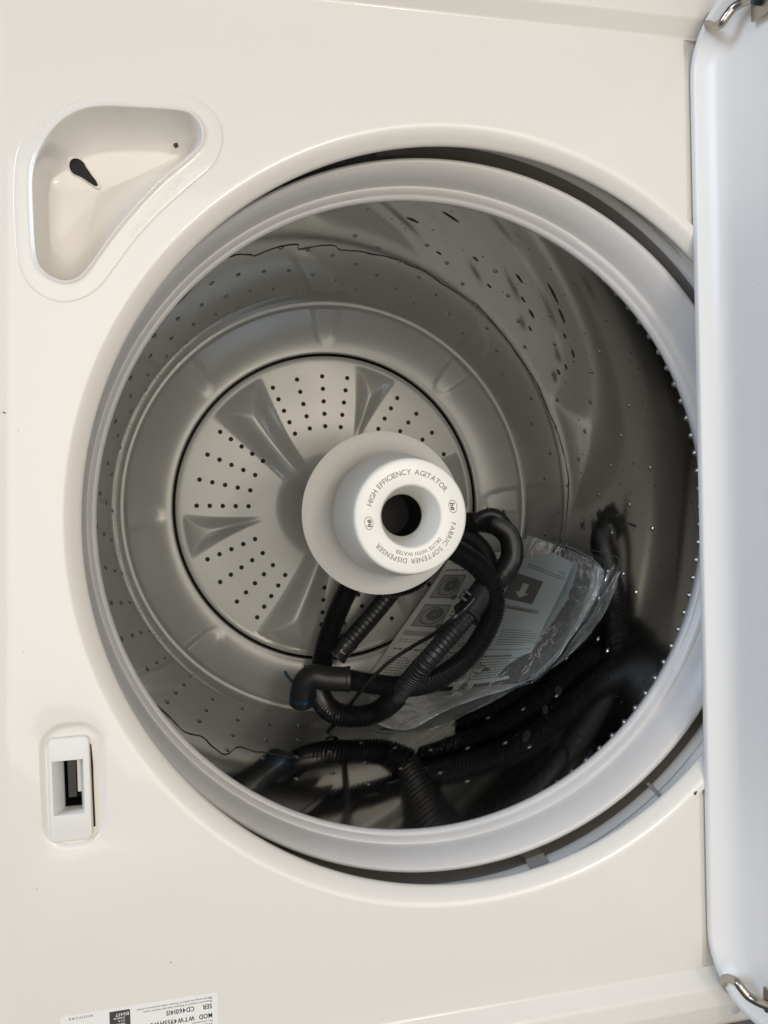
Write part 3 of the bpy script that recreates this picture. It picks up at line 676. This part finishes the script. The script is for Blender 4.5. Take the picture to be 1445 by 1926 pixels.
def ellipse_uv(fn, cu, cv, ru, rv, lift, hole=0., n=24):
    V = []; F = []
    for i in range(n):
        a = 2 * math.pi * i / n
        for f in (1., hole): p = fn(cu + ru * f * math.cos(a), cv + rv * f * math.sin(a)); V.append((p.x, p.y, p.z + lift))
    for i in range(n): k = (i + 1) % n; F.append((2 * i, 2 * k, 2 * k + 1, 2 * i + 1))
    return V, F
rt = random.Random(3)
def textrows(u0, u1, v0, v1, n, h=.30, direction='v'):
    """broken strokes standing in for print too small to read"""
    out = []
    for i in range(n):
        v = v0 + (v1 - v0) * (i + .3) / n; hh = (v1 - v0) / n * h; u = u0; end = u1 - (u1 - u0) * rt.choice((0, 0, .05, .25))
        while u < end:
            w_ = rt.uniform(.012, .05); out.append((u, v, min(u + w_, end), v + hh)); u += w_ + rt.uniform(.008, .014)
    return out
# --- leaflet with washer drawings, half under the hoses
P1 = [(152, -62, -471), (40.5, -206, -465), (160, -206, -352), (222, -60, -424)]
# u runs along the page's short side, v down its long side
def pg1(u, v):
    p = bil(P1, u, v); p = p + Vector((0, 0, 3 * math.sin(v * 5) * (1 - u)))
    return keep(p)
ml = build('leaflet', *sheetmesh(pg1, 42, 56, .5), 'paper', angle=60)
ml['label'] = 'pale leaflet with small washer drawings partly hidden under the black hose'; ml['category'] = 'leaflet'
R1 = textrows(.06, .34, .02, .10, 3) + textrows(.40, .9, .02, .16, 6) + textrows(.06, .42, .13, .15, 1, .6) + textrows(.40, .6, .29, .36, 3) + textrows(.40, .6, .46, .52, 2)
R1 += textrows(.05, .95, .70, .735, 2) + textrows(.05, .95, .77, .79, 1, .6) + textrows(.05, .30, .84, .98, 7) + textrows(.34, .60, .80, .98, 9) + textrows(.64, .95, .80, .98, 9)
build('print', *printed(pg1, R1, .5), 'ink', ml, smooth=False, weld=0, kind='stuff')
pics = [(.07, .18, .37, .37), (.07, .42, .37, .60), (.47, .38, .80, .56), (.47, .60, .78, .66)]
for u0, v0, u1, v1 in pics[:3]:
    build('drawing', *join(printed(pg1, [(u0, v0, u1, v1)], .5)), 'inkmid', ml, smooth=False, weld=0)
    cu, cv = (u0 + u1) / 2, (v0 + v1) / 2; ru, rv = (u1 - u0) * .40, (v1 - v0) * .40
    bw = .008
    build('drawing_line', *join(ellipse_uv(pg1, cu, cv, ru, rv, .8, .88), ellipse_uv(pg1, cu + .02, cv - .01, ru * .66, rv * .66, .8, .15), ellipse_uv(pg1, u1 - .02, v1 - .01, .035, .02, .9, .1),
          printed(pg1, [(u0, v0, u1, v0 + bw), (u0, v1 - bw, u1, v1), (u0, v0, u0 + bw * 1.4, v1), (u1 - bw * 1.4, v0, u1, v1)], .75)), 'ink', ml, smooth=False, weld=0)
build('heading_bar', *printed(pg1, [(.05, .635, .5, .675)], .5), 'inkmid', ml, smooth=False, weld=0)
# --- front sheet of the booklet, leaning on the steel
P2 = [(227.0, -43.8, -425), (118.3, -210.4, -396), (165.9, -178.9, -290), (217.5, -60.8, -268)]
def pg2(u, v):
    p = bil(P2, u, v); p = p + Vector((0, 0, 5 * math.sin(math.pi * u) * (.4 + .6 * v) + 2 * math.sin(v * 7)))
    return keep(p, 243.5)
bkl = build('booklet', *sheetmesh(pg2, 42, 56, 3.0), 'paper2', angle=60)
bkl['label'] = 'blue tinted instruction booklet with a dark square and white arrow inside the clear bag'; bkl['category'] = 'booklet'
R2 = textrows(.30, .98, .13, .165, 2, .4) + textrows(.82, .98, .10, .115, 1, .5) + textrows(.40, .98, .60, .73, 7, .35) + textrows(.05, .35, .62, .72, 5, .35) + textrows(.03, .96, .79, .82, 1, .5)
R2 += textrows(.03, .96, .84, .975, 7, .4) + [(.03, .755, .96, .76), (.03, .825, .96, .83)]
build('print', *printed(pg2, R2, .6), 'ink', bkl, smooth=False, weld=0, kind='stuff')
build('dark_square', *printed(pg2, [(.14, .22, .66, .40)], .6), 'ink', bkl, smooth=False, weld=0)
ar = [(.36, .27), (.46, .27), (.46, .335), (.53, .335), (.41, .375), (.29, .335), (.36, .335)]
build('arrow', [(q.x, q.y, q.z + 1.1) for q in [pg2(*t) for t in ar]], [tuple(range(7))], 'paper2', bkl, smooth=False, weld=0)
build('heading_bar', *printed(pg2, [(.10, .435, .82, .465)], .6), 'inkmid', bkl, smooth=False, weld=0)
build('heading', *printed(pg2, textrows(.3, .7, .443, .458, 1, .8), .9), 'ink', bkl, smooth=False, weld=0)
# --- clear polythene bag
def rail_pt(P, t):
    x = t * (len(P) - 1); i = min(int(x), len(P) - 2); f = x - i; g = lambda k: P[max(0, min(len(P) - 1, k))]
    a, b, c, d = g(i - 1), g(i), g(i + 1), g(i + 2)
    return Vector([.5 * ((2 * b[k]) + (-a[k] + c[k]) * f + (2 * a[k] - 5 * b[k] + 4 * c[k] - d[k]) * f * f + (-a[k] + 3 * b[k] - 3 * c[k] + d[k]) * f ** 3) for k in range(3)])
def filmpatch(rails, nu, nv, amp, freq, seed, lift=0.):
    V = []; F = []
    for j in range(nv + 1):
        t = j / nv; pts = [rail_pt(r, t) for r in rails]
        for i in range(nu + 1):
            u = i / nu; p = rail_pt([tuple(q) for q in pts], u)
            w1 = noise.noise(Vector((u * freq + seed, t * freq * .6, 0))); w2 = abs(noise.noise(Vector((u * freq * 2.3 + t * 3, t * freq * 1.1 + seed, 5))))
            p.z += amp * (w1 - 1.4 * w2) + lift; V.append(tuple(keep(p, 245.8)))
    W = nu + 1
    for j in range(nv):
        for i in range(nu): F.append((j * W + i, j * W + i + 1, (j + 1) * W + i + 1, (j + 1) * W + i))
    return V, F
b1 = filmpatch([[(227, -38, -414), (202, -85, -404), (160, -151, -394), (118.7, -212.3, -388)],
                [(223.6, -54.0, -258), (209.4, -98.1, -256), (190.6, -139.9, -266), (168.3, -182.2, -280)],
                [(230.1, -64.4, -238), (228.2, -86.8, -242), (216.0, -113.4, -250), (205.7, -141.1, -261), (190.0, -165.4, -270), (169.4, -183.8, -279)]], 60, 70, 3.0, 5, 1.3, 7)
b2 = filmpatch([[(41.2, -202.7, -448), (74.1, -216.3, -420), (118.0, -212.7, -386), (137.3, -196.5, -330), (168.7, -183.0, -279)],
                [(30, -225, -424), (58, -232, -372), (84, -224, -344), (116, -210, -330), (168.5, -184.0, -280)],
                [(21.9, -240.8, -398), (37.7, -241.9, -362), (58.1, -237.7, -338), (97.2, -220.1, -335), (129.4, -206.3, -322), (167.9, -185.1, -280)]], 50, 70, 4.5, 6, 6.1, 3)
b3 = filmpatch([[(226, -55, -250), (230, -60, -246), (236, -66, -240)], [(224, -90, -250), (228, -96, -246), (232, -98, -240)], [(212, -122, -258), (216, -122, -252), (219, -120, -247)]], 16, 24, 2.5, 6, 9.4, 2)
bag = build('plastic_bag', *b1, 'film', angle=80, weld=0)
bag['label'] = 'clear crinkled polythene bag round the booklet against the steel wall'; bag['category'] = 'plastic bag'
build('bag_fold', *b2, 'film_fold', bag, angle=80, weld=0)
build('sealed_edge', *b3, 'film', bag, angle=80, weld=0)
# heat-sealed, pinked edges
EV = resample(smoothcurve([(225, -38, -408), (224, -44, -330), (218, -46, -268), (229.5, -62.4, -232), (228.4, -86, -235), (216, -112.4, -243), (205, -141, -254), (189.5, -165, -263), (169, -183.6, -272)], 8), 1.2)
build('bag_hem', *sweep([tuple(keep(p, 245)) for p in EV], .42, 6), 'film', bag)
EV = resample(smoothcurve([(118, -212, -382), (140, -200, -325), (169, -183, -274)], 8), 1.2)
build('bag_hem', *sweep([tuple(keep(p, 245)) for p in EV], .5, 6), 'film', bag)
# dust and dark specks on the enamel
V = []; F = []
for x, y, s in ((-271.7, 72.9, 1.1), (-264.3, 62.3, .5), (-188.1, -268.1, .7), (-264, -211.5, .5), (-189.3, -141.9, .5), (-169.1, -179, .35), (-266.6, -68.8, .5), (-135.6, 253.1, .35), (-175, -150, .3), (-120, 275, .3), (60, 290, .3), (120, -285, .35)):
    b = len(V); an = rt.uniform(0, 3)
    for k in range(6): q = k * math.pi / 3; V.append((x + s * .9 * math.cos(q) * math.cos(an) - s * .35 * math.sin(q) * math.sin(an), y + s * .9 * math.cos(q) * math.sin(an) + s * .35 * math.sin(q) * math.cos(an), .12 if x > -262 else .12))
    F.append(tuple(range(b, b + 6)))
V += [(179.4, -203.8, .15), (181, -200.8, .15), (179, -201, .15), (177.8, -202.6, .15)]; F.append((len(V) - 4, len(V) - 3, len(V) - 2, len(V) - 1))
build('dust_speck', V, F, 'speck', wm, smooth=False, kind='stuff')
